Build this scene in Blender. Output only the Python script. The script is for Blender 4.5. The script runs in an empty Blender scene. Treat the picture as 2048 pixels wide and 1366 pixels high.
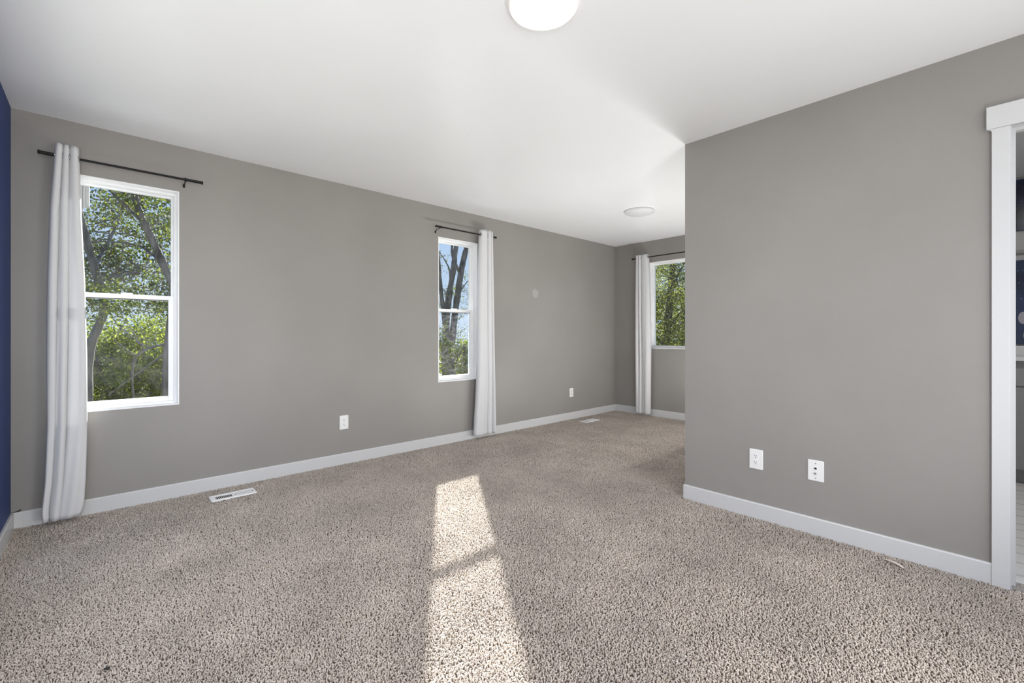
import bpy, math, random
import numpy as np
from mathutils import Vector, Matrix

random.seed(7)
rng = np.random.default_rng(11)
SC = bpy.context.scene
COL = SC.collection
PI = math.pi

# ------------------------------------------------------------------ camera
CAM = Vector((3.865, 0.394, 1.123))
FWD = Vector((-0.7371, 0.6758, 0.0)).normalized()
cam_data = bpy.data.cameras.new('camera')
cam = bpy.data.objects.new('camera', cam_data)
COL.objects.link(cam)
cam.location = CAM
cam.rotation_euler = FWD.to_track_quat('-Z', 'Y').to_euler()
cam_data.sensor_fit = 'HORIZONTAL'
cam_data.sensor_width = 36.0
cam_data.lens = 892.0 / 2048.0 * 36.0
cam_data.shift_y = -13.0 / 2048.0
cam_data.clip_start = 0.02
cam_data.clip_end = 300
SC.camera = cam

# ------------------------------------------------------------------ sky
world = bpy.data.worlds.new('sky')
SC.world = world
world.use_nodes = True
wn = world.node_tree.nodes
wl = world.node_tree.links
wn.clear()
w_out = wn.new('ShaderNodeOutputWorld')
w_bg = wn.new('ShaderNodeBackground')
w_tc = wn.new('ShaderNodeTexCoord')
w_sep = wn.new('ShaderNodeSeparateXYZ')
w_ramp = wn.new('ShaderNodeValToRGB')
wl.new(w_tc.outputs['Generated'], w_sep.inputs[0])
wl.new(w_sep.outputs['Z'], w_ramp.inputs[0])
w_ramp.color_ramp.elements[0].position = 0.0
w_ramp.color_ramp.elements[0].color = (0.62, 0.74, 0.92, 1)
w_ramp.color_ramp.elements[1].position = 0.45
w_ramp.color_ramp.elements[1].color = (0.30, 0.50, 0.90, 1)
wl.new(w_ramp.outputs['Color'], w_bg.inputs['Color'])
w_bg.inputs['Strength'].default_value = 1.05
wl.new(w_bg.outputs[0], w_out.inputs['Surface'])

# ------------------------------------------------------------------ sun
SUN_AZ, SUN_EL = math.radians(146.15), math.radians(27.7)
to_sun = Vector((math.cos(SUN_AZ) * math.cos(SUN_EL), math.sin(SUN_AZ) * math.cos(SUN_EL), math.sin(SUN_EL)))
sun_data = bpy.data.lights.new('sun', 'SUN')
sun_data.energy = 25.5
sun_data.angle = math.radians(0.9)
sun_data.color = (1.0, 0.985, 0.965)
sun = bpy.data.objects.new('sun', sun_data)
COL.objects.link(sun)
sun.location = to_sun * 40
sun.rotation_euler = to_sun.to_track_quat('Z', 'Y').to_euler()


def area_light(name, loc, look, w, h, power, color=(1, 1, 1)):
    d = bpy.data.lights.new(name, 'AREA')
    d.shape = 'RECTANGLE'
    d.size = w
    d.size_y = h
    d.energy = power
    d.color = color
    o = bpy.data.objects.new(name, d)
    COL.objects.link(o)
    o.location = loc
    o.rotation_euler = (-Vector(look)).to_track_quat('Z', 'Y').to_euler()
    return o


# added fill light in a made-up opening of the unseen end wall
area_light('end_fill', (5.20, 1.68, 1.35), (-1, 0, 0), 2.9, 1.9, 40, (1.0, 0.985, 0.96))
# fill light put in at an invented opening of the blue wall, out of view
area_light('near_fill', (1.75, 0.03, 1.20), (0, 1, 0), 2.1, 1.6, 17, (1.0, 0.985, 0.96))
# extra fill added behind the camera to lift the left corner
area_light('side_fill', (4.35, 0.12, 1.45), (-1, 0.04, 0.08), 0.2, 0.9, 30, (1.0, 0.99, 0.975))
# the photographer's flash, bounced off the ceiling behind the camera
area_light('bounce_flash', (4.4, 2.0, 0.50), (-1, 0.0, 0.6), 0.6, 0.6, 22, (1.0, 0.99, 0.975))
# fill added low on the hidden side of the nook to brighten it
area_light('nook_fill', (2.28, 4.75, 0.25), (-0.5, 0, 1), 2.2, 0.4, 64, (1.0, 0.99, 0.975))
# unseen fill added under the bathroom ceiling to light the room
area_light('bathroom_fill', (4.3, 4.5, 2.36), (0, 0, -1), 0.4, 0.4, 14, (1.0, 0.97, 0.93))

# ------------------------------------------------------------------ exposure
SC.view_settings.view_transform = 'Standard'
SC.view_settings.look = 'None'
SC.view_settings.exposure = 0.0
SC.view_settings.gamma = 1.0
SC.view_settings.use_curve_mapping = False
SC.cycles.use_denoising = True
SC.cycles.max_bounces = 10
SC.cycles.diffuse_bounces = 6
SC.cycles.glossy_bounces = 3
SC.cycles.transparent_max_bounces = 12
SC.cycles.sample_clamp_indirect = 6.0
SC.cycles.caustics_reflective = False
SC.cycles.caustics_refractive = False


# ================================================================== helpers
class MB:
    """collects shapes and links them as one mesh object"""

    def __init__(self):
        self.v = []
        self.f = []

    def add(self, vs, fs):
        n = len(self.v)
        self.v += [tuple(p) for p in vs]
        self.f += [tuple(i + n for i in q) for q in fs]
        return self

    def box(self, x0, x1, y0, y1, z0, z1):
        vs = [(x, y, z) for x in (x0, x1) for y in (y0, y1) for z in (z0, z1)]
        return self.add(vs, [(0, 1, 3, 2), (4, 6, 7, 5), (0, 4, 5, 1), (2, 3, 7, 6), (0, 2, 6, 4), (1, 5, 7, 3)])

    def prism(self, prof, p0, p1, out, up=Vector((0, 0, 1))):
        """profile of (outward, height) pairs swept from p0 to p1; closed with caps"""
        p0, p1, out = Vector(p0), Vector(p1), Vector(out)
        n = len(prof)
        vs = [p + out * a + up * b for p in (p0, p1) for a, b in prof]
        fs = [(i, (i + 1) % n, n + (i + 1) % n, n + i) for i in range(n)]
        fs += [tuple(range(n - 1, -1, -1)), tuple(range(n, 2 * n))]
        return self.add(vs, fs)

    def tube(self, pts, radii, seg=10, caps=True):
        pts = [Vector(p) for p in pts]
        if not hasattr(radii, '__len__'):
            radii = [radii] * len(pts)
        vs, fs = [], []
        ref = None
        for i, p in enumerate(pts):
            a = pts[max(0, i - 1)]
            b = pts[min(len(pts) - 1, i + 1)]
            t = (b - a).normalized()
            if ref is None:
                ref = Vector((0, 0, 1)) if abs(t.z) < 0.9 else Vector((1, 0, 0))
            u = (ref - t * ref.dot(t)).normalized()
            w = t.cross(u)
            ref = u
            for k in range(seg):
                an = 2 * PI * k / seg
                vs.append(p + (u * math.cos(an) + w * math.sin(an)) * radii[i])
        for i in range(len(pts) - 1):
            for k in range(seg):
                a, b = i * seg + k, i * seg + (k + 1) % seg
                fs.append((a, b, b + seg, a + seg))
        if caps:
            fs.append(tuple(range(seg - 1, -1, -1)))
            fs.append(tuple(range((len(pts) - 1) * seg, len(pts) * seg)))
        return self.add(vs, fs)

    def lathe(self, prof, center, axis=(0, 0, 1), seg=48):
        """profile of (radius, height along axis)"""
        axis = Vector(axis).normalized()
        u = Vector((1, 0, 0)) if abs(axis.x) < 0.9 else Vector((0, 1, 0))
        u = (u - axis * u.dot(axis)).normalized()
        w = axis.cross(u)
        c = Vector(center)
        vs, fs = [], []
        for r, hgt in prof:
            for k in range(seg):
                an = 2 * PI * k / seg
                vs.append(c + axis * hgt + (u * math.cos(an) + w * math.sin(an)) * r)
        for i in range(len(prof) - 1):
            for k in range(seg):
                a, b = i * seg + k, i * seg + (k + 1) % seg
                fs.append((a, b, b + seg, a + seg))
        if prof[0][0] > 1e-6:
            fs.append(tuple(range(seg - 1, -1, -1)))
        if prof[-1][0] > 1e-6:
            fs.append(tuple(range((len(prof) - 1) * seg, len(prof) * seg)))
        return self.add(vs, fs)

    def build(self, name, mat, parent=None, smooth=False, bevel=0.0, mw=None):
        me = bpy.data.meshes.new(name)
        me.from_pydata([tuple(v) for v in self.v], [], self.f)
        me.validate()
        import bmesh
        bm = bmesh.new()
        bm.from_mesh(me)
        bmesh.ops.recalc_face_normals(bm, faces=bm.faces)
        bm.to_mesh(me)
        bm.free()
        me.materials.append(mat)
        if smooth:
            me.polygons.foreach_set('use_smooth', [True] * len(me.polygons))
            if smooth != 'all':
                me.set_sharp_from_angle(angle=math.radians(40))
        o = bpy.data.objects.new(name, me)
        COL.objects.link(o)
        if parent is not None:
            o.parent = parent
        if mw is not None:
            o.matrix_local = mw
        if bevel:
            m = o.modifiers.new('edge', 'BEVEL')
            m.width = bevel
            m.segments = 2
            m.limit_method = 'ANGLE'
        return o


def empty(name, loc, rz=0.0):
    o = bpy.data.objects.new(name, None)
    COL.objects.link(o)
    o.location = loc
    o.rotation_euler = (0, 0, rz)
    o.empty_display_size = 0.1
    return o


def tag(o, label, cat, group=None):
    o['label'] = label
    o['category'] = cat
    if group:
        o['group'] = group
    return o


def struct(o):
    o['kind'] = 'structure'
    return o


def raw_mesh(name, verts, faces, mat, parent=None, tint=None, smooth=False):
    """fast mesh from numpy arrays; faces all of the same size; tint is one value per vertex"""
    me = bpy.data.meshes.new(name)
    nv, (nf, k) = len(verts), faces.shape
    me.vertices.add(nv)
    me.vertices.foreach_set('co', np.ascontiguousarray(verts, dtype=np.float32).ravel())
    me.loops.add(nf * k)
    me.loops.foreach_set('vertex_index', np.ascontiguousarray(faces, dtype=np.int32).ravel())
    me.polygons.add(nf)
    me.polygons.foreach_set('loop_start', np.arange(0, nf * k, k, dtype=np.int32))
    if smooth:
        me.polygons.foreach_set('use_smooth', np.ones(nf, dtype=bool))
    if tint is not None:
        at = me.attributes.new('tint', 'FLOAT', 'POINT')
        at.data.foreach_set('value', np.ascontiguousarray(tint, dtype=np.float32))
    me.update(calc_edges=True)
    me.materials.append(mat)
    o = bpy.data.objects.new(name, me)
    COL.objects.link(o)
    if parent is not None:
        o.parent = parent
    return o


# ================================================================== materials
def new_mat(name):
    m = bpy.data.materials.new(name)
    m.use_nodes = True
    nt = m.node_tree
    b = nt.nodes['Principled BSDF']
    return m, nt, b


def setin(b, **kw):
    for k, v in kw.items():
        k = k.replace('_', ' ')
        if k in b.inputs:
            b.inputs[k].default_value = v


def plain(name, col, rough=0.5, spec=0.5, metal=0.0):
    m, nt, b = new_mat(name)
    setin(b, Base_Color=(*col, 1), Roughness=rough, Metallic=metal)
    b.inputs['Specular IOR Level'].default_value = spec
    return m


def paint(name, col, rough, spec, scale, strength, dist=0.002, mottle=0.04):
    """rolled or sprayed paint: fine orange-peel bump, very slight mottling"""
    m, nt, b = new_mat(name)
    N, L = nt.nodes, nt.links
    tc = N.new('ShaderNodeTexCoord')
    n1 = N.new('ShaderNodeTexNoise')
    n1.inputs['Scale'].default_value = scale
    n1.inputs['Detail'].default_value = 4
    n1.inputs['Roughness'].default_value = 0.55
    L.new(tc.outputs['Object'], n1.inputs['Vector'])
    bp = N.new('ShaderNodeBump')
    bp.inputs['Strength'].default_value = strength
    bp.inputs['Distance'].default_value = dist
    L.new(n1.outputs['Fac'], bp.inputs['Height'])
    L.new(bp.outputs[0], b.inputs['Normal'])
    n2 = N.new('ShaderNodeTexNoise')
    n2.inputs['Scale'].default_value = 1.7
    n2.inputs['Detail'].default_value = 3
    L.new(tc.outputs['Object'], n2.inputs['Vector'])
    rp = N.new('ShaderNodeMapRange')
    rp.inputs['From Min'].default_value = 0.3
    rp.inputs['From Max'].default_value = 0.7
    rp.inputs['To Min'].default_value = 1 - mottle
    rp.inputs['To Max'].default_value = 1 + mottle
    L.new(n2.outputs['Fac'], rp.inputs['Value'])
    mx = N.new('ShaderNodeMix')
    mx.data_type = 'RGBA'
    mx.blend_type = 'MULTIPLY'
    mx.inputs['Factor'].default_value = 1.0
    mx.inputs[6].default_value = (*col, 1)
    cmb = N.new('ShaderNodeCombineColor')
    for i in range(3):
        L.new(rp.outputs[0], cmb.inputs[i])
    L.new(cmb.outputs[0], mx.inputs[7])
    L.new(mx.outputs[2], b.inputs['Base Color'])
    setin(b, Roughness=rough)
    b.inputs['Specular IOR Level'].default_value = spec
    m['colour_node'] = mx.name
    return m


M = {}
M['wall'] = paint('gray_wall_paint', (0.280, 0.267, 0.250), 0.42, 0.35, 160, 0.12)
M['blue'] = paint('navy_wall_paint', (0.021, 0.046, 0.160), 0.55, 0.25, 160, 0.25)
M['ceiling'] = paint('white_ceiling_paint', (0.895, 0.905, 0.92), 0.27, 0.5, 34, 0.14, 0.004, 0.015)
M['trim'] = plain('white_trim_paint', (0.585, 0.588, 0.592), 0.35, 0.5)
M['vinyl'] = plain('white_vinyl', (0.86, 0.865, 0.87), 0.30, 0.5)
M['black'] = plain('black_metal', (0.008, 0.008, 0.009), 0.5, 0.25)
M['steel'] = plain('brushed_steel', (0.45, 0.45, 0.46), 0.30, 0.5, 1.0)
M['plastic'] = plain('white_plastic', (0.80, 0.80, 0.79), 0.30, 0.5)
M['slot'] = plain('dark_slot', (0.02, 0.02, 0.02), 0.6, 0.3)
M['vent'] = plain('white_vent_enamel', (0.88, 0.88, 0.87), 0.35, 0.5)
M['duct'] = plain('dark_duct', (0.025, 0.028, 0.028), 0.7, 0.2)
M['fixture'] = plain('fixture_white', (0.72, 0.725, 0.73), 0.35, 0.5)
M['cabinet'] = plain('gray_cabinet_paint', (0.30, 0.30, 0.30), 0.4, 0.5)
M['counter'] = plain('white_counter', (0.78, 0.78, 0.78), 0.2, 0.5)
M['bathwall'] = paint('pale_bath_paint', (0.52, 0.52, 0.52), 0.45, 0.4, 160, 0.1)
M['siding'] = plain('white_gutter_metal', (0.27, 0.275, 0.28), 0.4, 0.5)
M['reflector'] = plain('pale_reflector', (0.72, 0.71, 0.69), 0.7, 0.2)  # for the slab added outside to throw sunlight indoors
M['fly'] = plain('black_insect', (0.006, 0.005, 0.004), 0.35, 0.5)
M['stick'] = plain('pale_wood', (0.72, 0.63, 0.55), 0.6, 0.3)
M['subfloor'] = plain('carpet_backing', (0.16, 0.125, 0.10), 0.95, 0.05)


def lamp_glass():
    m, nt, b = new_mat('lit_diffuser')
    setin(b, Base_Color=(0.9, 0.88, 0.85, 1), Roughness=0.4)
    b.inputs['Emission Color'].default_value = (1.0, 0.94, 0.87, 1)
    b.inputs['Emission Strength'].default_value = 60.0
    return m


def lamp_rim():
    m, nt, b = new_mat('lit_diffuser_rim')
    setin(b, Base_Color=(0.85, 0.80, 0.76, 1), Roughness=0.3)
    b.inputs['Emission Color'].default_value = (1.0, 0.90, 0.82, 1)
    b.inputs['Emission Strength'].default_value = 0.45
    return m


M['lamp'] = lamp_glass()
M['rim'] = lamp_rim()


def glass(name, dust=0.0, dust_scale=6.0):
    m = bpy.data.materials.new(name)
    m.use_nodes = True
    nt = m.node_tree
    N, L = nt.nodes, nt.links
    N.clear()
    out = N.new('ShaderNodeOutputMaterial')
    tr = N.new('ShaderNodeBsdfTransparent')
    tr.inputs['Color'].default_value = (0.93, 0.95, 0.945, 1)
    gl = N.new('ShaderNodeBsdfGlossy')
    gl.inputs['Roughness'].default_value = 0.02
    fr = N.new('ShaderNodeFresnel')
    fr.inputs['IOR'].default_value = 1.18
    mix = N.new('ShaderNodeMixShader')
    L.new(fr.outputs[0], mix.inputs[0])
    L.new(tr.outputs[0], mix.inputs[1])
    L.new(gl.outputs[0], mix.inputs[2])
    last = mix
    if dust:
        tl = N.new('ShaderNodeBsdfTranslucent')
        tl.inputs['Color'].default_value = (0.8, 0.8, 0.8, 1)
        tc = N.new('ShaderNodeTexCoord')
        n = N.new('ShaderNodeTexNoise')
        n.inputs['Scale'].default_value = dust_scale
        n.inputs['Detail'].default_value = 6
        n.inputs['Roughness'].default_value = 0.7
        L.new(tc.outputs['Object'], n.inputs['Vector'])
        mr = N.new('ShaderNodeMapRange')
        mr.inputs['From Min'].default_value = 0.42
        mr.inputs['From Max'].default_value = 0.72
        mr.inputs['To Min'].default_value = dust * 0.15
        mr.inputs['To Max'].default_value = dust
        L.new(n.outputs['Fac'], mr.inputs['Value'])
        m2 = N.new('ShaderNodeMixShader')
        L.new(mr.outputs[0], m2.inputs[0])
        L.new(mix.outputs[0], m2.inputs[1])
        L.new(tl.outputs[0], m2.inputs[2])
        last = m2
    L.new(last.outputs[0], out.inputs['Surface'])
    return m


M['glass'] = glass('clear_glass', 0.006)
M['dusty'] = glass('dusty_glass', 0.030, 22.0)
M['film'] = glass('filmed_glass', 0.010, 16.0)


def fabric():
    m = bpy.data.materials.new('white_curtain_cloth')
    m.use_nodes = True
    nt = m.node_tree
    N, L = nt.nodes, nt.links
    b = N['Principled BSDF']
    setin(b, Base_Color=(0.70, 0.70, 0.705, 1), Roughness=0.75)
    b.inputs['Specular IOR Level'].default_value = 0.2
    b.inputs['Sheen Weight'].default_value = 0.15
    tl = N.new('ShaderNodeBsdfTranslucent')
    tl.inputs['Color'].default_value = (0.75, 0.75, 0.75, 1)
    mx = N.new('ShaderNodeMixShader')
    mx.inputs[0].default_value = 0.14
    L.new(b.outputs[0], mx.inputs[1])
    L.new(tl.outputs[0], mx.inputs[2])
    L.new(mx.outputs[0], N['Material Output'].inputs['Surface'])
    tc = N.new('ShaderNodeTexCoord')
    n = N.new('ShaderNodeTexNoise')
    n.inputs['Scale'].default_value = 700
    L.new(tc.outputs['Object'], n.inputs['Vector'])
    bp = N.new('ShaderNodeBump')
    bp.inputs['Strength'].default_value = 0.08
    bp.inputs['Distance'].default_value = 0.001
    L.new(n.outputs['Fac'], bp.inputs['Height'])
    L.new(bp.outputs[0], b.inputs['Normal'])
    return m


M['curtain'] = fabric()


def carpet_mat():
    """twisted heathered yarn: every tuft its own tone, broad traffic and vacuum marks"""
    m, nt, b = new_mat('beige_carpet_yarn')
    N, L = nt.nodes, nt.links
    at = N.new('ShaderNodeAttribute')
    at.attribute_name = 'tint'
    rp = N.new('ShaderNodeValToRGB')
    cr = rp.color_ramp
    cr.elements[0].position = 0.0
    cr.elements[0].color = (0.30, 0.245, 0.20, 1)
    cr.elements[1].position = 1.0
    cr.elements[1].color = (0.79, 0.715, 0.645, 1)
    for p, c in ((0.18, (0.53, 0.455, 0.39)), (0.55, (0.67, 0.595, 0.525)), (0.8, (0.73, 0.655, 0.585))):
        e = cr.elements.new(p)
        e.color = (*c, 1)
    L.new(at.outputs['Fac'], rp.inputs[0])
    ge = N.new('ShaderNodeNewGeometry')
    n = N.new('ShaderNodeTexNoise')
    n.inputs['Scale'].default_value = 2.2
    n.inputs['Detail'].default_value = 4
    n.inputs['Roughness'].default_value = 0.6
    L.new(ge.outputs['Position'], n.inputs['Vector'])
    mr = N.new('ShaderNodeMapRange')
    mr.inputs['From Min'].default_value = 0.3
    mr.inputs['From Max'].default_value = 0.7
    mr.inputs['To Min'].default_value = 0.82
    mr.inputs['To Max'].default_value = 1.10
    L.new(n.outputs['Fac'], mr.inputs['Value'])
    hs = N.new('ShaderNodeHueSaturation')
    L.new(mr.outputs[0], hs.inputs['Value'])
    L.new(rp.outputs[0], hs.inputs['Color'])
    L.new(hs.outputs[0], b.inputs['Base Color'])
    setin(b, Roughness=0.9)
    b.inputs['Specular IOR Level'].default_value = 0.1
    tl = N.new('ShaderNodeBsdfTranslucent')
    L.new(hs.outputs[0], tl.inputs['Color'])
    mx = N.new('ShaderNodeMixShader')
    mx.inputs[0].default_value = 0.22
    L.new(b.outputs[0], mx.inputs[1])
    L.new(tl.outputs[0], mx.inputs[2])
    L.new(mx.outputs[0], N['Material Output'].inputs['Surface'])
    return m


M['carpet'] = carpet_mat()


def leaf_mat(name, dark, mid, light, trans=0.5):
    m = bpy.data.materials.new(name)
    m.use_nodes = True
    nt = m.node_tree
    N, L = nt.nodes, nt.links
    b = N['Principled BSDF']
    at = N.new('ShaderNodeAttribute')
    at.attribute_name = 'tint'
    rp = N.new('ShaderNodeValToRGB')
    rp.color_ramp.elements[0].color = (*dark, 1)
    rp.color_ramp.elements[1].color = (*light, 1)
    e = rp.color_ramp.elements.new(0.5)
    e.color = (*mid, 1)
    L.new(at.outputs['Fac'], rp.inputs[0])
    L.new(rp.outputs[0], b.inputs['Base Color'])
    setin(b, Roughness=0.6)
    b.inputs['Specular IOR Level'].default_value = 0.12
    tl = N.new('ShaderNodeBsdfTranslucent')
    L.new(rp.outputs[0], tl.inputs['Color'])
    mx = N.new('ShaderNodeMixShader')
    mx.inputs[0].default_value = trans
    L.new(b.outputs[0], mx.inputs[1])
    L.new(tl.outputs[0], mx.inputs[2])
    L.new(mx.outputs[0], N['Material Output'].inputs['Surface'])
    return m


M['leaf_green'] = leaf_mat('green_leaves', (0.014, 0.024, 0.005), (0.062, 0.086, 0.010), (0.23, 0.25, 0.022))
M['leaf_yellow'] = leaf_mat('yellow_green_leaves', (0.03, 0.05, 0.006), (0.19, 0.24, 0.018), (0.44, 0.46, 0.04))
M['leaf_olive'] = leaf_mat('olive_leaves', (0.03, 0.04, 0.014), (0.17, 0.19, 0.045), (0.42, 0.43, 0.10))


def bark_mat():
    m, nt, b = new_mat('gray_bark')
    N, L = nt.nodes, nt.links
    tc = N.new('ShaderNodeTexCoord')
    n = N.new('ShaderNodeTexNoise')
    n.inputs['Scale'].default_value = 14
    n.inputs['Detail'].default_value = 6
    n.inputs['Roughness'].default_value = 0.65
    mp = N.new('ShaderNodeMapping')
    mp.inputs['Scale'].default_value = (1, 1, 0.25)
    L.new(tc.outputs['Object'], mp.inputs['Vector'])
    L.new(mp.outputs[0], n.inputs['Vector'])
    rp = N.new('ShaderNodeValToRGB')
    rp.color_ramp.elements[0].position = 0.3
    rp.color_ramp.elements[0].color = (0.025, 0.022, 0.019, 1)
    rp.color_ramp.elements[1].position = 0.75
    rp.color_ramp.elements[1].color = (0.17, 0.155, 0.145, 1)
    L.new(n.outputs['Fac'], rp.inputs[0])
    L.new(rp.outputs[0], b.inputs['Base Color'])
    bp = N.new('ShaderNodeBump')
    bp.inputs['Strength'].default_value = 0.8
    bp.inputs['Distance'].default_value = 0.03
    L.new(n.outputs['Fac'], bp.inputs['Height'])
    L.new(bp.outputs[0], b.inputs['Normal'])
    setin(b, Roughness=0.9)
    return m


M['bark'] = bark_mat()


def ground_mat():
    m, nt, b = new_mat('rough_grass_ground')
    N, L = nt.nodes, nt.links
    tc = N.new('ShaderNodeTexCoord')
    n = N.new('ShaderNodeTexNoise')
    n.inputs['Scale'].default_value = 1.4
    n.inputs['Detail'].default_value = 8
    L.new(tc.outputs['Object'], n.inputs['Vector'])
    rp = N.new('ShaderNodeValToRGB')
    rp.color_ramp.elements[0].position = 0.35
    rp.color_ramp.elements[0].color = (0.05, 0.06, 0.02, 1)
    rp.color_ramp.elements[1].position = 0.7
    rp.color_ramp.elements[1].color = (0.16, 0.15, 0.09, 1)
    L.new(n.outputs['Fac'], rp.inputs[0])
    L.new(rp.outputs[0], b.inputs['Base Color'])
    setin(b, Roughness=0.95)
    return m


M['ground'] = ground_mat()


def tile_mat():
    m, nt, b = new_mat('veined_white_tile')
    N, L = nt.nodes, nt.links
    tc = N.new('ShaderNodeTexCoord')
    w = N.new('ShaderNodeTexWave')
    w.inputs['Scale'].default_value = 2.2
    w.inputs['Distortion'].default_value = 6
    w.inputs['Detail'].default_value = 3
    w.bands_direction = 'Y'
    L.new(tc.outputs['Object'], w.inputs['Vector'])
    rp = N.new('ShaderNodeValToRGB')
    rp.color_ramp.elements[0].position = 0.0
    rp.color_ramp.elements[0].color = (0.55, 0.55, 0.545, 1)
    rp.color_ramp.elements[1].position = 0.12
    rp.color_ramp.elements[1].color = (0.74, 0.74, 0.73, 1)
    L.new(w.outputs['Fac'], rp.inputs[0])
    L.new(rp.outputs[0], b.inputs['Base Color'])
    setin(b, Roughness=0.3)
    return m


M['tile'] = tile_mat()


def night_print(name, seedv, lower):
    """dark blue printed picture with pale specks; the lower one has pale rounded rocks"""
    m, nt, b = new_mat(name)
    N, L = nt.nodes, nt.links
    tc = N.new('ShaderNodeTexCoord')
    n = N.new('ShaderNodeTexNoise')
    n.noise_dimensions = '4D'
    n.inputs['W'].default_value = seedv
    n.inputs['Scale'].default_value = 5
    L.new(tc.outputs['Object'], n.inputs['Vector'])
    rp = N.new('ShaderNodeValToRGB')
    rp.color_ramp.elements[0].position = 0.3
    rp.color_ramp.elements[0].color = (0.006, 0.010, 0.025, 1)
    rp.color_ramp.elements[1].position = 0.75
    rp.color_ramp.elements[1].color = (0.018, 0.045, 0.13, 1)
    L.new(n.outputs['Fac'], rp.inputs[0])
    v = N.new('ShaderNodeTexVoronoi')
    v.inputs['Scale'].default_value = 34
    L.new(tc.outputs['Object'], v.inputs['Vector'])
    st = N.new('ShaderNodeMath')
    st.operation = 'LESS_THAN'
    st.inputs[1].default_value = 0.09
    L.new(v.outputs['Distance'], st.inputs[0])
    mx = N.new('ShaderNodeMix')
    mx.data_type = 'RGBA'
    L.new(st.outputs[0], mx.inputs['Factor'])
    L.new(rp.outputs[0], mx.inputs[6])
    mx.inputs[7].default_value = (0.35, 0.40, 0.52, 1)
    last = mx.outputs[2]
    L.new(last, b.inputs['Base Color'])
    setin(b, Roughness=0.25)
    return m


M['print_sky'] = night_print('night_print_upper', 1.3, False)
M['print_rock'] = night_print('night_print_lower', 4.1, True)
M['pale_rock'] = plain('pale_printed_shape', (0.42, 0.41, 0.46), 0.4, 0.4)

# ================================================================== room shell
H = 2.44
YR, YF, XN, XE = 3.361, 6.034, 2.40, 5.25       # right wall, far wall, corner, unseen end wall
FLZ = -0.012                                      # floor slab under the pile; pile tops at about 0
WT = 0.16


def wall_with_holes(name, axis, pos0, pos1, a0, a1, z0, z1, holes, mat):
    """wall slab between pos0..pos1 on `axis` (0=x,1=y), spanning a0..a1, with rectangular holes (a,b,za,zb)"""
    mb = MB()

    def put(p, q, za, zb):
        if q - p < 1e-5 or zb - za < 1e-5:
            return
        if axis == 0:
            mb.box(pos0, pos1, p, q, za, zb)
        else:
            mb.box(p, q, pos0, pos1, za, zb)
    cur = a0
    for (p, q, za, zb) in sorted(holes):
        put(cur, p, z0, z1)
        put(p, q, z0, za)
        put(p, q, zb, z1)
        cur = q
    put(cur, a1, z0, z1)
    return struct(mb.build(name, mat))


W1 = (0.238, 0.786, 0.638, 2.124)
W2 = (2.916, 3.428, 0.638, 2.128)
W3 = (0.555, 1.80, 0.936, 2.136)
DOOR = (3.886, 4.708, 0.0, 2.068)

wl_mat = M['wall'].copy()
wl_mat.name = 'gray_wall_paint_patched'


def add_patch(m, centre, ry, rz):
    """a lighter touched-up spot on the wall, rounded, pointed below"""
    N, L = m.node_tree.nodes, m.node_tree.links
    ge = N.new('ShaderNodeNewGeometry')
    mp = N.new('ShaderNodeVectorMath')
    mp.operation = 'SUBTRACT'
    mp.inputs[1].default_value = centre
    L.new(ge.outputs['Position'], mp.inputs[0])
    nz = N.new('ShaderNodeTexNoise')
    nz.inputs['Scale'].default_value = 30
    L.new(ge.outputs['Position'], nz.inputs['Vector'])
    sc = N.new('ShaderNodeVectorMath')
    sc.operation = 'MULTIPLY'
    sc.inputs[1].default_value = (0, 1 / ry, 1 / rz)
    L.new(mp.outputs[0], sc.inputs[0])
    ln = N.new('ShaderNodeVectorMath')
    ln.operation = 'LENGTH'
    L.new(sc.outputs[0], ln.inputs[0])
    ad = N.new('ShaderNodeMath')
    ad.operation = 'ADD'
    L.new(ln.outputs['Value'], ad.inputs[0])
    L.new(nz.outputs['Fac'], ad.inputs[1])
    mr = N.new('ShaderNodeMapRange')
    mr.inputs['From Min'].default_value = 1.35
    mr.inputs['From Max'].default_value = 1.55
    mr.inputs['To Min'].default_value = 1.0
    mr.inputs['To Max'].default_value = 0.0
    L.new(ad.outputs[0], mr.inputs['Value'])
    src = N[m['colour_node']]
    mx = N.new('ShaderNodeMix')
    mx.data_type = 'RGBA'
    L.new(mr.outputs[0], mx.inputs['Factor'])
    L.new(src.outputs[2], mx.inputs[6])
    mx.inputs[7].default_value = (0.365, 0.354, 0.338, 1)
    L.new(mx.outputs[2], N['Principled BSDF'].inputs['Base Color'])


add_patch(wl_mat, (0.0, 4.33, 1.635), 0.052, 0.055)
wall_with_holes('wall_left', 0, -WT, 0.0, -0.12, YF + 0.16, FLZ, H, [W1, W2], wl_mat)
wall_with_holes('wall_far', 1, YF, YF + WT, 0.0, XN, FLZ, H, [W3], M['wall'])
wall_with_holes('wall_right', 1, YR, YR + 0.115, XN + 0.115, XE, FLZ, H, [DOOR], M['wall'])
wall_with_holes('wall_nook', 0, XN, XN + 0.115, YR, YF + WT, FLZ, H, [], M['wall'])
wall_with_holes('wall_near', 1, -0.12, 0.0, 0.0, XE + 0.12, FLZ, H, [(0.65, 2.85, 0.35, 2.05)], M['blue'])
wall_with_holes('wall_end', 0, XE, XE + 0.12, 0.0, YR + 0.115, FLZ, H, [(0.2, 3.16, 0.35, 2.35)], M['wall'])
struct(MB().box(-WT, XE + 0.12, -0.12, YF + WT, H, H + 0.14).build('ceiling', M['ceiling']))
struct(MB().box(-WT, XE + 0.12, -0.12, YF + WT, FLZ - 0.2, FLZ).build('floor', M['subfloor']))

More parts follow.
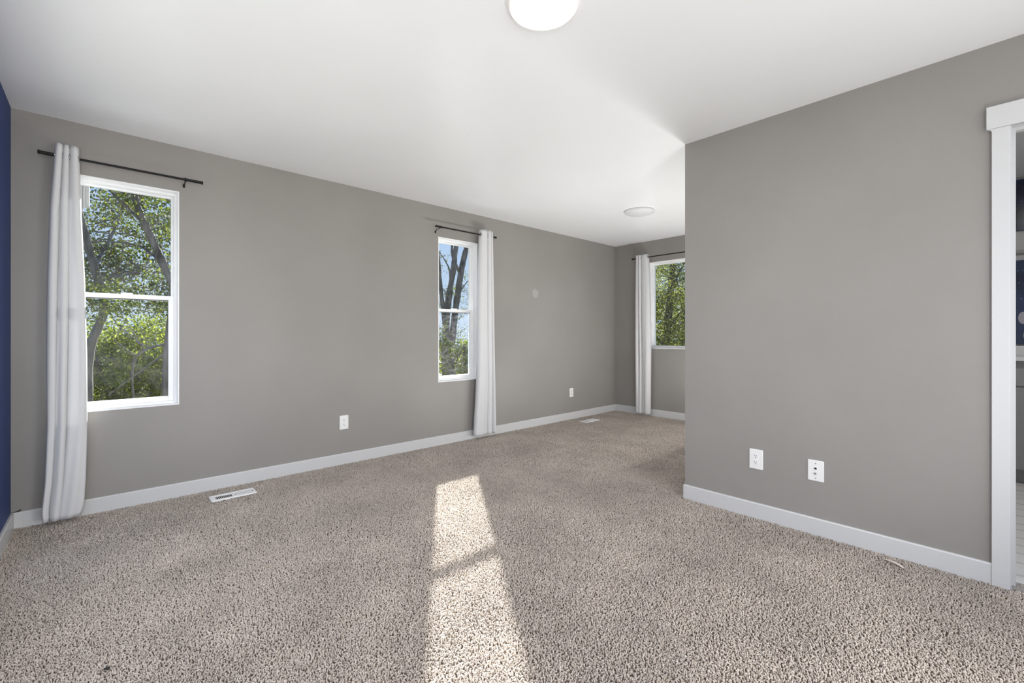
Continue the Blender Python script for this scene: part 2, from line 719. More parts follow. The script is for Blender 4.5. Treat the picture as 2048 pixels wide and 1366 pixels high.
# bathroom beyond the doorway
BW = 6.03
struct(MB().box(XN + 0.115, XE + 0.12, BW, BW + 0.12, FLZ, H).build('wall_bathroom', M['bathwall']))
struct(MB().box(XE, XE + 0.12, YR + 0.115, BW, FLZ, H).build('wall_bathroom_side', M['bathwall']))
struct(MB().box(XN + 0.115, XE, YR + 0.09, BW, FLZ, 0.002).build('floor_bathroom', M['tile']))

# ---- baseboards
BH = 0.092
bprof = [(0, FLZ), (0.0135, FLZ), (0.0135, BH - 0.006), (0.009, BH), (0, BH)]
struct(MB().prism(bprof, (0, 0, 0), (0, YF, 0), (1, 0, 0)).build('baseboard_left', M['trim']))
struct(MB().prism(bprof, (XN, YF, 0), (0, YF, 0), (0, -1, 0)).build('baseboard_far', M['trim']))
mb = MB().prism(bprof, (XN - 0.0, YR, 0), (3.846, YR, 0), (0, -1, 0))
mb.prism(bprof, (4.755, YR, 0), (XE, YR, 0), (0, -1, 0))
struct(mb.build('baseboard_right', M['trim']))
mb = MB().prism(bprof, (XN, YF, 0), (XN, YR, 0), (-1, 0, 0))
# rounded outside corner
cp = [(0.0, 0.0)] + [(-0.0135 * math.cos(t * PI / 2 / 6), -0.0135 * math.sin(t * PI / 2 / 6)) for t in range(7)]
n = len(cp)
vs = [(XN + a, YR + b, z) for z in (FLZ, BH - 0.003) for a, b in cp]
mb.add(vs, [(i, (i + 1) % n, n + (i + 1) % n, n + i) for i in range(n)] + [tuple(range(n)), tuple(range(2 * n - 1, n - 1, -1))])
struct(mb.build('baseboard_nook', M['trim']))
struct(MB().prism(bprof, (XE, 0, 0), (0, 0, 0), (0, 1, 0)).build('baseboard_near', M['trim']))

# ---- door casing, jamb and stop of the bathroom doorway
d0, d1, dz0, dz1 = DOOR
mb = MB()
mb.box(3.844, 3.900, YR - 0.018, YR, FLZ, 2.050)                       # left leg
mb.box(4.694, 4.755, YR - 0.018, YR, FLZ, 2.050)
struct(mb.build('trim_1', M['trim'], bevel=0.002))
hd = MB().box(3.828, 4.775, YR - 0.022, YR, 2.050, 2.150)
# small cove under the overhanging end of the head
cv = [(3.845, 2.0505), (3.829, 2.0505)] + [(3.829 + 0.0155 * math.sin(t * PI / 12), 2.0505 - 0.0155 * (1 - math.cos(t * PI / 12))) for t in range(1, 7)]
n = len(cv)
hd.add([(x, y, z) for y in (YR - 0.0175, YR) for x, z in cv], [tuple(range(n)), tuple(range(2 * n - 1, n - 1, -1))] + [(i, (i + 1) % n, n + (i + 1) % n, n + i) for i in range(n)])
struct(hd.build('trim_2', M['trim'], bevel=0.002))
mb = MB()
mb.box(d0, 3.9045, YR - 0.003, YR + 0.117, FLZ, dz1)
mb.box(4.690, d1, YR - 0.003, YR + 0.117, FLZ, dz1)
mb.box(3.9045, 4.690, YR - 0.003, YR + 0.117, 2.050, dz1)
mb.box(3.9045, 3.9175, YR + 0.040, YR + 0.075, FLZ, 2.050)              # stop
mb.box(4.677, 4.690, YR + 0.040, YR + 0.075, FLZ, 2.050)
mb.box(3.9175, 4.677, YR + 0.040, YR + 0.075, 2.037, 2.050)
struct(mb.build('door_1', M['trim']))


# ================================================================== windows
def window(name, axis, face, sgn, rect, hung=True, panes=('glass', 'glass')):
    """white reveal + vinyl frame + sashes + panes. `face` = wall plane, sgn = direction outwards on `axis`"""
    a0, a1, z0, z1 = rect

    def B(mb, p, q, da, db, za, zb):
        u, v = sorted((face + sgn * da, face + sgn * db))
        if axis == 0:
            mb.box(u, v, p, q, za, zb)
        else:
            mb.box(p, q, u, v, za, zb)
        return mb

    def ring(mb, p, q, za, zb, w, da, db, wb=None):
        wb = w if wb is None else wb
        B(mb, p, p + w, da, db, za, zb)
        B(mb, q - w, q, da, db, za, zb)
        B(mb, p + w, q - w, da, db, zb - w, zb)
        B(mb, p + w, q - w, da, db, za, za + wb)
        return mb
    liner = struct(ring(MB(), a0, a1, z0, z1, 0.008, -0.001, 0.158).build(name, M['vinyl'], bevel=0.002))
    g0, g1, y0, y1 = a0 + 0.008, a1 - 0.008, z0 + 0.008, z1 - 0.008
    ring(MB(), g0, g1, y0, y1, 0.016, 0.052, 0.145).build('window_frame', M['vinyl'], liner, bevel=0.002)
    g0, g1, y0, y1 = g0 + 0.016, g1 - 0.016, y0 + 0.016, y1 - 0.016
    if hung:
        zm = 1.372
        up = ring(MB(), g0, g1, zm - 0.010, y1, 0.013, 0.100, 0.125, 0.030).build('upper_sash', M['vinyl'], liner, bevel=0.002)
        B(MB(), g0 + 0.012, g1 - 0.012, 0.111, 0.114, zm + 0.019, y1 - 0.012).build('pane', M[panes[0]], up)
        lo = ring(MB(), g0, g1, y0, zm + 0.024, 0.030, 0.066, 0.095, 0.032).build('lower_sash', M['vinyl'], liner, bevel=0.002)
        # black spline line under the meeting rail
        B(MB(), g0 + 0.028, g1 - 0.028, 0.078, 0.083, y0 + 0.030, zm - 0.005).build('pane', M[panes[1]], lo)
        B(MB(), g0 + 0.030, g1 - 0.030, 0.074, 0.090, zm - 0.0105, zm - 0.005).build('gasket', M['slot'], lo)
        am = (g0 + g1) / 2
        B(MB(), am - 0.03, am + 0.03, 0.068, 0.09, zm + 0.024, zm + 0.033).build('sash_lock', M['vinyl'], lo, bevel=0.002)
    else:
        sa = ring(MB(), g0, g1, y0, y1, 0.014, 0.075, 0.12).build('fixed_sash', M['vinyl'], liner, bevel=0.002)
        B(MB(), g0 + 0.012, g1 - 0.012, 0.096, 0.10, y0 + 0.012, y1 - 0.012).build('pane', M[panes[0]], sa)
    return liner


window('window_1', 0, 0.0, -1, W1, True, ('glass', 'film'))
window('window_2', 0, 0.0, -1, W2, True, ('film', 'dusty'))
window('window_3', 1, YF, 1, W3, False, ('film', 'glass'))


# ================================================================== curtain rods and curtains
def rod(label, p0, p1, wall_dir, dist, brackets, r=0.0075, drop=0.036):
    """rod from p0 to p1 at `dist` from the wall; wall_dir points to the wall"""
    p0, p1, wd = Vector(p0), Vector(p1), Vector(wall_dir)
    ax = (p1 - p0).normalized()
    root = empty('curtain_rod', (p0 + p1) / 2)
    tag(root, label, 'curtain rod', 'black curtain rods')
    o = (p0 + p1) / 2
    a, b = p0 - o, p1 - o
    L = (b - a).length
    MB().tube([a + ax * 0.015, b - ax * 0.015], r, 14).build('rod_tube', M['black'], root, smooth=True)
    # slightly thicker sleeve of the telescoping end
    for e, d in ((a, ax), (b, -ax)):
        mb = MB().lathe([(0.0, 0.0), (0.0095, 0.001), (0.0120, 0.003), (0.0120, 0.008), (0.0098, 0.010), (0.0092, 0.088), (0.0080, 0.092), (0.0, 0.093)], e, d, 20)
        mb.build('finial', M['black'], root, smooth=True)
    for t in brackets:
        c = a + ax * t
        mb = MB()
        mb.tube([c + wd * 0.003 + Vector((0, 0, -0.011)), c + wd * 0.02 + Vector((0, 0, -0.013)), c + wd * 0.05 + Vector((0, 0, -0.012)),
                 c + wd * 0.072 + Vector((0, 0, -0.55 * drop)), c + wd * (dist - 0.006) + Vector((0, 0, -drop))], 0.0038, 8)
        mb.tube([c - ax * 0.007, c + ax * 0.007], 0.0115, 14)                                # saddle ring
        wp = c + wd * (dist - 0.003) + Vector((0, 0, -drop))
        u = ax * 0.006
        w3 = wd * 0.003
        zz = Vector((0, 0, 0.011))
        vs = [wp + s * u + t2 * zz + k * w3 for k in (-1, 1) for s, t2 in ((-1, -1), (1, -1), (1, 1), (-1, 1))]
        mb.add(vs, [(0, 1, 2, 3), (4, 5, 6, 7), (0, 1, 5, 4), (1, 2, 6, 5), (2, 3, 7, 6), (3, 0, 4, 7)])
        mb.build('bracket', M['black'], root, smooth=True)
    return root


rod('short black curtain rod above the left window by the blue wall', (0.09, 0.112, 2.190), (0.09, 0.912, 2.190), (-1, 0, 0), 0.09, (0.075, 0.70), drop=0.022)
rod('short black curtain rod above the narrow middle window', (0.09, 2.826, 2.205), (0.09, 3.618, 2.205), (-1, 0, 0), 0.09, (0.055, 0.735))
rod('black curtain rod above the window in the far wall', (0.338, 5.944, 2.200), (2.05, 5.944, 2.200), (0, 1, 0), 0.09, (0.06, 0.80, 1.65), r=0.0072)


def curtain(label, axis, rodpos, rows, widths, hem_widths, amp_rows, zrod, flip=1, seed=1):
    """grommet-top panel hanging in broad rounded columns with tight creases between them.
    rows: (z, a0, a1) extent along the wall; widths: share of each column; amp_rows: (z, half depth)"""
    r = np.random.default_rng(seed)
    rows = sorted(rows)
    amp_rows = sorted(amp_rows)
    zs = [q[0] for q in rows]
    nc = len(widths)
    cw = np.array(widths) / sum(widths)
    hem = np.array(hem_widths) / sum(hem_widths)
    per = 26
    nz = 90
    zt, zb = zs[-1], zs[0]
    ns = nc * per + 1
    V = np.zeros((nz, ns, 3))
    ph = r.uniform(0, 6.28, nc)
    for i in range(nz):
        z = zb + (zt - zb) * i / (nz - 1)
        f = (z - zb) / (zt - zb)
        a0 = np.interp(z, zs, [q[1] for q in rows])
        a1 = np.interp(z, zs, [q[2] for q in rows])
        am = np.interp(z, [q[0] for q in amp_rows], [q[1] for q in amp_rows])
        w = (cw * f + hem * (1 - f)) * (1 + 0.10 * np.sin(2.6 * (1 - f) + ph) * (1 - f))
        w = w / w.sum()
        edge = np.concatenate([[0], np.cumsum(w)])
        for c in range(nc):
            k = np.arange(per + 1)
            t = k / per
            th = PI * t
            lat = edge[c] + w[c] * (0.5 - 0.5 * np.cos(th) * (1 + 0.22 * np.sin(th)))
            d = am * (2 * np.sin(th) ** 0.62 - 1) * (0.86 + 0.14 * math.sin(ph[c] + 1.5 * f))
            # shallow drifting ripples in the cloth, stronger towards the hem
            d = d + 0.0050 * (1 - 0.8 * f) * np.sin(7 * t + 5 * f + ph[c]) * np.sin(th) + 0.004 * (1 - f) * np.sin(12 * t * w[c] / cw.mean() - 4 * f + 2 * ph[c]) * np.sin(th)
            V[i, c * per:c * per + per + 1, axis] = rodpos + flip * d
            V[i, c * per:c * per + per + 1, 1 - axis] = a0 + (a1 - a0) * lat + 0.003 * math.sin(7 * f + ph[c]) * (1 - f)
        lift = 0.0
        V[i, :, 2] = z
        if i == nz - 1:
            V[i, :, 2] += 0.004 * np.abs(np.sin(np.linspace(0, nc * PI, ns)))
    mid = V.reshape(-1, 3)
    idx = np.arange(nz * ns).reshape(nz, ns)
    faces = np.stack([idx[:-1, :-1], idx[:-1, 1:], idx[1:, 1:], idx[1:, :-1]], -1).reshape(-1, 4)
    base = Vector((0, 0, 0))
    base[axis] = rodpos
    base[1 - axis] = (rows[0][1] + rows[0][2]) / 2
    base[2] = zb
    root = empty('curtain', base)
    tag(root, label, 'curtain', 'white curtains')
    p = raw_mesh('panel', mid - np.array(base), faces, M['curtain'], root, smooth=True)
    so = p.modifiers.new('cloth', 'SOLIDIFY')
    so.thickness = 0.0022
    so.offset = 0
    # grommets where the cloth crosses the rod
    row = V[int(round((zrod - zb) / (zt - zb) * (nz - 1)))]
    dd = (row[:, axis] - rodpos) * flip
    for k in range(ns - 1):
        if dd[k] * dd[k + 1] < 0:
            c = Vector((0, 0, 0))
            c[axis] = rodpos
            c[1 - axis] = (row[k, 1 - axis] + row[k + 1, 1 - axis]) / 2
            c[2] = zrod
            prof = [(0.0195 + 0.0035 * math.cos(2 * PI * q / 8), 0.0024 * math.sin(2 * PI * q / 8)) for q in range(9)]
            ax = Vector(row[k + 1] - row[k])
            nrm = Vector((-ax.y, ax.x, 0)).normalized()
            MB().lathe(prof, c - base, nrm, 24).build('grommet', M['steel'], root, smooth='all')
    return root


curtain('white curtain bunched beside the left window by the blue wall', 0, 0.09,
        [(2.252, 0.186, 0.285), (1.871, 0.162, 0.296), (1.453, 0.153, 0.311), (1.033, 0.150, 0.318), (0.583, 0.150, 0.320), (0.255, 0.140, 0.316), (0.09, 0.128, 0.310), (0.030, 0.134, 0.294)],
        (0.34, 0.27, 0.39), (0.16, 0.30, 0.54), [(2.25, 0.030), (1.8, 0.034), (0.8, 0.036), (0.03, 0.036)], 2.190, 1, 3)
curtain('white curtain hanging right of the narrow middle window', 0, 0.09,
        [(2.256, 3.392, 3.556), (1.504, 3.372, 3.572), (0.687, 3.356, 3.588), (0.045, 3.318, 3.600)],
        (0.56, 0.26, 0.18), (0.58, 0.26, 0.16), [(2.25, 0.032), (1.5, 0.034), (0.03, 0.036)], 2.205, 1, 5)
curtain('white curtain hanging left of the window in the far wall', 1, 5.944,
        [(2.236, 0.410, 0.596), (1.611, 0.398, 0.616), (0.914, 0.396, 0.628), (0.030, 0.404, 0.616)],
        (0.26, 0.18, 0.56), (0.30, 0.16, 0.54), [(2.25, 0.034), (1.5, 0.034), (0.03, 0.035)], 2.200, -1, 8)


# ================================================================== wall plates
def plate_mesh(w, h, t=0.006, r=0.006):
    """slightly pillowed cover plate in the local XZ plane, front toward -Y"""
    mb = MB()
    prof = [(0.0, 0.0), (0.0, -0.0025), (0.0035, -t)]
    vs, fs = [], []

    def loop(inset, y):
        out = []
        for cx_, cz_, a in ((w / 2 - r, h / 2 - r, 0), (-w / 2 + r, h / 2 - r, 90), (-w / 2 + r, -h / 2 + r, 180), (w / 2 - r, -h / 2 + r, 270)):
            for k in range(5):
                an = math.radians(a + 90 * k / 4)
                rr = max(r - inset, 0.001)
                sx = 1 if cx_ > 0 else -1
                out.append((cx_ + rr * math.cos(an) - (sx * max(inset - r, 0)), y, cz_ + rr * math.sin(an)))
        return out
    n = 20
    for ins, y in prof:
        vs += loop(ins, y)
    for i in range(len(prof) - 1):
        for k in range(n):
            a, b = i * n + k, i * n + (k + 1) % n
            fs.append((a, b, b + n, a + n))
    fs.append(tuple(range(n)))
    fs.append(tuple(range((len(prof) - 1) * n, len(prof) * n)))
    mb.add(vs, fs)
    return mb


def disc_x(mb, x, y0, y1, z, r, flat=0.0, seg=20):
    """short cylinder along Y, optionally flattened top and bottom"""
    vs, fs = [], []
    for y in (y0, y1):
        for k in range(seg):
            an = 2 * PI * k / seg
            dz = r * math.sin(an)
            if flat:
                dz = max(-flat, min(flat, dz))
            vs.append((x + r * math.cos(an), y, z + dz))
    for k in range(seg):
        fs.append((k, (k + 1) % seg, seg + (k + 1) % seg, seg + k))
    fs += [tuple(range(seg)), tuple(range(seg, 2 * seg))]
    mb.add(vs, fs)
    return mb


def outlet(label, loc, rz, w=0.078, h=0.122, decora=False):
    root = empty('wall_outlet', loc, rz)
    tag(root, label, 'outlet', 'white power outlets')
    plate_mesh(w, h).build('cover_plate', M['plastic'], root, smooth=True)
    if decora:
        MB().box(-0.0165, 0.0165, -0.0072, -0.004, -0.0335, 0.0335).build('receptacle', M['plastic'], root, bevel=0.0015)
    for s in (1, -1):
        zc = 0.0195 * s
        rc = None
        if not decora:
            rc = disc_x(MB(), 0, -0.0082, -0.004, zc, 0.0170, 0.0140).build('receptacle', M['plastic'], root, smooth=True)
        mb = MB()
        mb.box(-0.0078, -0.0052, -0.0086, -0.0078 if not decora else -0.006, zc + 0.000, zc + 0.0085)
        mb.box(0.0054, 0.0074, -0.0086, -0.0078 if not decora else -0.006, zc + 0.001, zc + 0.0080)
        disc_x(mb, 0, -0.0086, -0.0078 if not decora else -0.006, zc - 0.0065, 0.0028, seg=10)
        mb.build('slots', M['slot'], rc if rc else root)
    disc_x(MB(), 0, -0.0072, -0.005, 0.0, 0.0032, seg=12).build('screw', M['plastic'], root)
    return root


# local -Y must face the room: long wall faces +X -> rz=+90deg ; right wall faces -Y -> rz=0
outlet('white double outlet low on the long gray wall, between the two windows', (0.0, 1.945, 0.360), PI / 2)
outlet('small white outlet low on the long wall near the far corner', (0.0, 5.016, 0.353), PI / 2, 0.075, 0.118, True)
outlet('white double outlet on the near right wall, beside a plate with ports', (2.856, YR, 0.358), 0.0)

root = empty('data_wall_plate', (3.168, YR, 0.357), 0.0)
tag(root, 'white wall plate with two dark cable ports, nearest the doorway', 'wall plate')
plate_mesh(0.078, 0.118).build('cover_plate', M['plastic'], root, smooth=True)
pj = MB().box(-0.009, 0.009, -0.0078, -0.004, 0.004, 0.024).build('network_jack', M['plastic'], root, bevel=0.001)
mb = MB().box(-0.0062, 0.0062, -0.0083, -0.0074, 0.008, 0.0165)
mb.box(-0.0032, 0.0032, -0.0083, -0.0074, 0.0165, 0.0195)
mb.build('port_opening', M['slot'], pj)
cj = MB()
disc_x(cj, 0, -0.016, -0.004, -0.0145, 0.0046, seg=12)
cj.build('coaxial_jack', M['steel'], root, smooth=True)
for s in (1, -1):
    disc_x(MB(), 0, -0.0070, -0.005, 0.0415 * s, 0.0030, seg=12).build('screw', M['steel'], root)


# ================================================================== floor registers
def floor_vent(label, cx, cy, w, l, shut):
    """register lying along Y; louvers in two banks leaning opposite ways"""
    root = empty('floor_vent', (cx, cy, 0.0))
    tag(root, label, 'floor vent', 'white floor vents')
    zt = 0.006
    mb = MB()
    iw, il = w / 2 - 0.024, l / 2 - 0.030
    mb.box(-w / 2, -iw, -l / 2, l / 2, -0.004, zt)
    mb.box(iw, w / 2, -l / 2, l / 2, -0.004, zt)
    mb.box(-iw, iw, -l / 2, -il, -0.004, zt)
    mb.box(-iw, iw, il, l / 2, -0.004, zt)
    mb.box(-iw, iw, -0.008, 0.008, -0.004, zt)
    mb.build('vent_frame', M['vent'], root, bevel=0.0025)
    n = 9
    for side in (-1, 1):
        lv = MB()
        for k in range(n):
            t = 0.012 + (il - 0.014) * (k + 0.5) / n
            y = side * t
            lean = 0.0065 * (-1 if side < 0 else 1) * (1 if not shut else 1)
            wv = 0.0028 if side < 0 else 0.0058
            vs = [(x, y + dy + lean * q, z) for x in (-iw, iw) for q, z in ((0.5, zt - 0.001), (-0.5, -0.009)) for dy in (-wv / 2, wv / 2)]
            lv.add(vs, [(0, 1, 3, 2), (4, 6, 7, 5), (0, 4, 5, 1), (2, 3, 7, 6), (0, 2, 6, 4), (1, 5, 7, 3)])
        lv.build('louvers', M['vent'], root)
    MB().box(-iw, iw, -il, il, -0.0118, -0.0105).build('duct_opening', M['duct'], root)
    disc = MB().lathe([(0.0, 0.0), (0.004, 0.0), (0.004, 0.004), (0.0, 0.005)], (iw * 0.2, il + 0.012, zt - 0.001), (0, 0, 1), 10)
    disc.build('damper_knob', M['slot'], root)
    return root


floor_vent('white slotted floor vent in the carpet below the long wall, near the left window', 0.236, 1.067, 0.122, 0.272, False)
floor_vent('small white floor vent in the carpet near the far corner', 0.252, 5.085, 0.122, 0.290, True)

# ================================================================== ceiling lights
root = empty('ceiling_light', (2.65, 1.675, H))
tag(root, 'lit round flush ceiling light at the top of the picture', 'ceiling light', 'round flush ceiling lights')
MB().lathe([(0.128, 0.0), (0.1335, -0.010), (0.1345, -0.021), (0.1310, -0.026), (0.1255, -0.026), (0.1250, -0.010), (0.0, -0.010)], (0, 0, 0), (0, 0, 1), 72).build('rim', M['rim'], root, smooth=True)
MB().lathe([(0.1255, -0.0105), (0.1255, -0.025), (0.118, -0.0275), (0.09, -0.030), (0.05, -0.032), (0.0, -0.033)], (0, 0, 0), (0, 0, 1), 72).build('diffuser', M['lamp'], root, smooth=True)
root = empty('ceiling_light', (1.288, 4.595, H))
tag(root, 'unlit round white ceiling light in the far part of the room', 'ceiling light', 'round flush ceiling lights')
MB().lathe([(0.150, 0.0), (0.156, -0.004), (0.157, -0.016), (0.152, -0.020), (0.140, -0.020), (0.139, -0.010), (0.0, -0.010)], (0, 0, 0), (0, 0, 1), 64).build('rim', M['fixture'], root, smooth=True)
MB().lathe([(0.1395, -0.0105), (0.1395, -0.020), (0.128, -0.029), (0.10, -0.036), (0.05, -0.040), (0.0, -0.041)], (0, 0, 0), (0, 0, 1), 64).build('diffuser', M['fixture'], root, smooth=True)

# ================================================================== bathroom furnishings
VX0, VX1, VY = 2.9, 5.0, 5.45
root = empty('bathroom_vanity', ((VX0 + VX1) / 2, VY + 0.28, 0.002))
tag(root, 'gray bathroom vanity with white top, seen through the doorway', 'vanity cabinet')
ox, oy = (VX0 + VX1) / 2, VY + 0.28


def loc(mb, x0, x1, y0, y1, z0, z1):
    return mb.box(x0 - ox, x1 - ox, y0 - oy, y1 - oy, z0, z1)


mb = loc(MB(), VX0, VX1, VY + 0.016, BW - 0.004, 0.10, 0.924)
loc(mb, VX0 + 0.02, VX1 - 0.02, VY + 0.075, BW - 0.004, 0.0, 0.10)
mb.build('cabinet_body', M['cabinet'], root)
for k in range(3):
    x0, x1 = VX0 + 0.02 + k * 0.69, VX0 + 0.02 + (k + 1) * 0.69 - 0.008
    loc(MB(), x0, x1, VY, VY + 0.018, 0.738, 0.868).build('drawer', M['cabinet'], root, bevel=0.003)
    loc(MB(), x0, x1, VY, VY + 0.018, 0.112, 0.728).build('door', M['cabinet'], root, bevel=0.003)
mb = loc(MB(), VX0 - 0.01, VX1 + 0.01, VY - 0.02, BW - 0.004, 0.926, 0.952)
loc(mb, VX0 - 0.01, VX1 + 0.01, BW - 0.03, BW - 0.004, 0.952, 1.03)
mb.build('countertop', M['counter'], root, bevel=0.003)

for nm, lab, z0, z1, key in (('wall_art', 'dark navy picture with faint specks, upper one beyond the doorway', 1.99, 2.455 - 0.04, 'print_sky'),
                             ('wall_art', 'navy picture with a pale rounded shape, lower one beyond the doorway', 1.045, 1.745, 'print_rock')):
    r = empty(nm, (4.38, BW - 0.001, (z0 + z1) / 2))
    tag(r, lab, 'wall art', 'navy pictures in the bathroom')
    zc = (z0 + z1) / 2
    MB().box(-0.415, 0.415, -0.020, 0.0, z0 - zc, z1 - zc).build('canvas', M[key], r, bevel=0.002)
    if key == 'print_rock':
        for (px, pz, rx, rz) in ((-0.378, -0.13, 0.026, 0.050), (-0.30, -0.10, 0.035, 0.05), (-0.355, -0.275, 0.02, 0.055)):
            vs = [(px + rx * math.cos(2 * PI * k / 18), -0.0208, pz + rz * math.sin(2 * PI * k / 18)) for k in range(18)]
            vs += [(px + rx * math.cos(2 * PI * k / 18), -0.0198, pz + rz * math.sin(2 * PI * k / 18)) for k in range(18)]
            MB().add(vs, [tuple(range(18))] + [(k, (k + 1) % 18, 18 + (k + 1) % 18, 18 + k) for k in range(18)]).build('printed_shape', M['pale_rock'], r)
r = MB().box(3.955, 4.80, BW - 0.035, BW - 0.001, 1.80, 1.825).build('wall_shelf', M['cabinet'], None, bevel=0.002)
tag(r, 'thin gray ledge between the two navy pictures beyond the doorway', 'shelf')

# ================================================================== small things on the carpet
# pale wooden strip by the right baseboard: a shallow bowed slat
mb = MB()
vs, fs = [], []
A, B_ = Vector((3.478, 3.262, 0.0)), Vector((3.560, 3.221, 0.0))
dr = (B_ - A).normalized()
sd = Vector((-dr.y, dr.x, 0))
L_ = (B_ - A).length
for i in range(13):
    t = i / 12
    wv = 0.0075 * (1 - 0.55 * abs(2 * t - 1) ** 4)
    zc = 0.006 + 0.007 * math.sin(PI * t)
    for s, dz in ((-1, 0), (1, 0), (1, 0.0022), (-1, 0.0022)):
        vs.append(A + dr * (L_ * t) + sd * (s * wv) + Vector((0, 0, zc + dz)))
for i in range(12):
    for k in range(4):
        a, b = i * 4 + k, i * 4 + (k + 1) % 4
        fs.append((a, b, b + 4, a + 4))
fs += [(0, 1, 2, 3), (48, 49, 50, 51)]
o = mb.add(vs, fs).build('wooden_strip', M['stick'], None, smooth=True)
tag(o, 'short pale wooden strip lying on the carpet beside the right baseboard', 'wood strip')

# dead fly in the near left of the carpet
root = empty('dead_fly', (1.85, 0.402, 0.004))
tag(root, 'dead black fly lying on the carpet in the near left corner of the floor', 'fly')


def ellipsoid(mb, c, r, rot=0.0, nu=14, nv=9):
    vs, fs = [], []
    for i in range(nv + 1):
        la = -PI / 2 + PI * i / nv
        for k in range(nu):
            lo = 2 * PI * k / nu
            x, y, z = r[0] * math.cos(la) * math.cos(lo), r[1] * math.cos(la) * math.sin(lo), r[2] * math.sin(la)
            vs.append((c[0] + x * math.cos(rot) - y * math.sin(rot), c[1] + x * math.sin(rot) + y * math.cos(rot), c[2] + z))
    for i in range(nv):
        for k in range(nu):
            a, b = i * nu + k, i * nu + (k + 1) % nu
            fs.append((a, b, b + nu, a + nu))
    return mb.add(vs, fs)


mb = MB()
ra = 0.9
ellipsoid(mb, (0.0052 * math.cos(ra), 0.0052 * math.sin(ra), 0.004), (0.0060, 0.0042, 0.0038), ra)
ellipsoid(mb, (-0.0015 * math.cos(ra), -0.0015 * math.sin(ra), 0.0042), (0.0040, 0.0036, 0.0036), ra)
ellipsoid(mb, (-0.0062 * math.cos(ra), -0.0062 * math.sin(ra), 0.0040), (0.0024, 0.0030, 0.0026), ra)
mb.build('body', M['fly'], root, smooth='all')
for s in (-1, 1):
    mb = MB()
    a2 = ra + s * 0.55
    ellipsoid(mb, (0.006 * math.cos(a2), 0.006 * math.sin(a2), 0.0072), (0.0072, 0.0026, 0.0003), a2)
    mb.build('wing', M['fly'], root, smooth='all')
    for k in (-1, 0, 1):
        a3 = ra + s * (PI / 2 + 0.45 * k)
        MB().tube([(0.002 * math.cos(a3), 0.002 * math.sin(a3), 0.004), (0.007 * math.cos(a3), 0.007 * math.sin(a3), 0.0065), (0.0115 * math.cos(a3 + 0.2), 0.0115 * math.sin(a3 + 0.2), 0.0005)], [0.0007, 0.0006, 0.0004], 6).build('leg', M['fly'], root, smooth='all')

# black cable stub poking out above the baseboard in the left corner
o = MB().tube([(0.001, 0.010, BH + 0.001), (0.006, 0.024, BH + 0.003), (0.008, 0.034, BH + 0.006), (0.007, 0.040, BH + 0.011)], [0.0014, 0.0018, 0.0036, 0.0030], 10).build('cable_stub', M['fly'], None, smooth=True)
tag(o, 'tiny black cable stub on the baseboard top in the corner by the blue wall', 'cable')


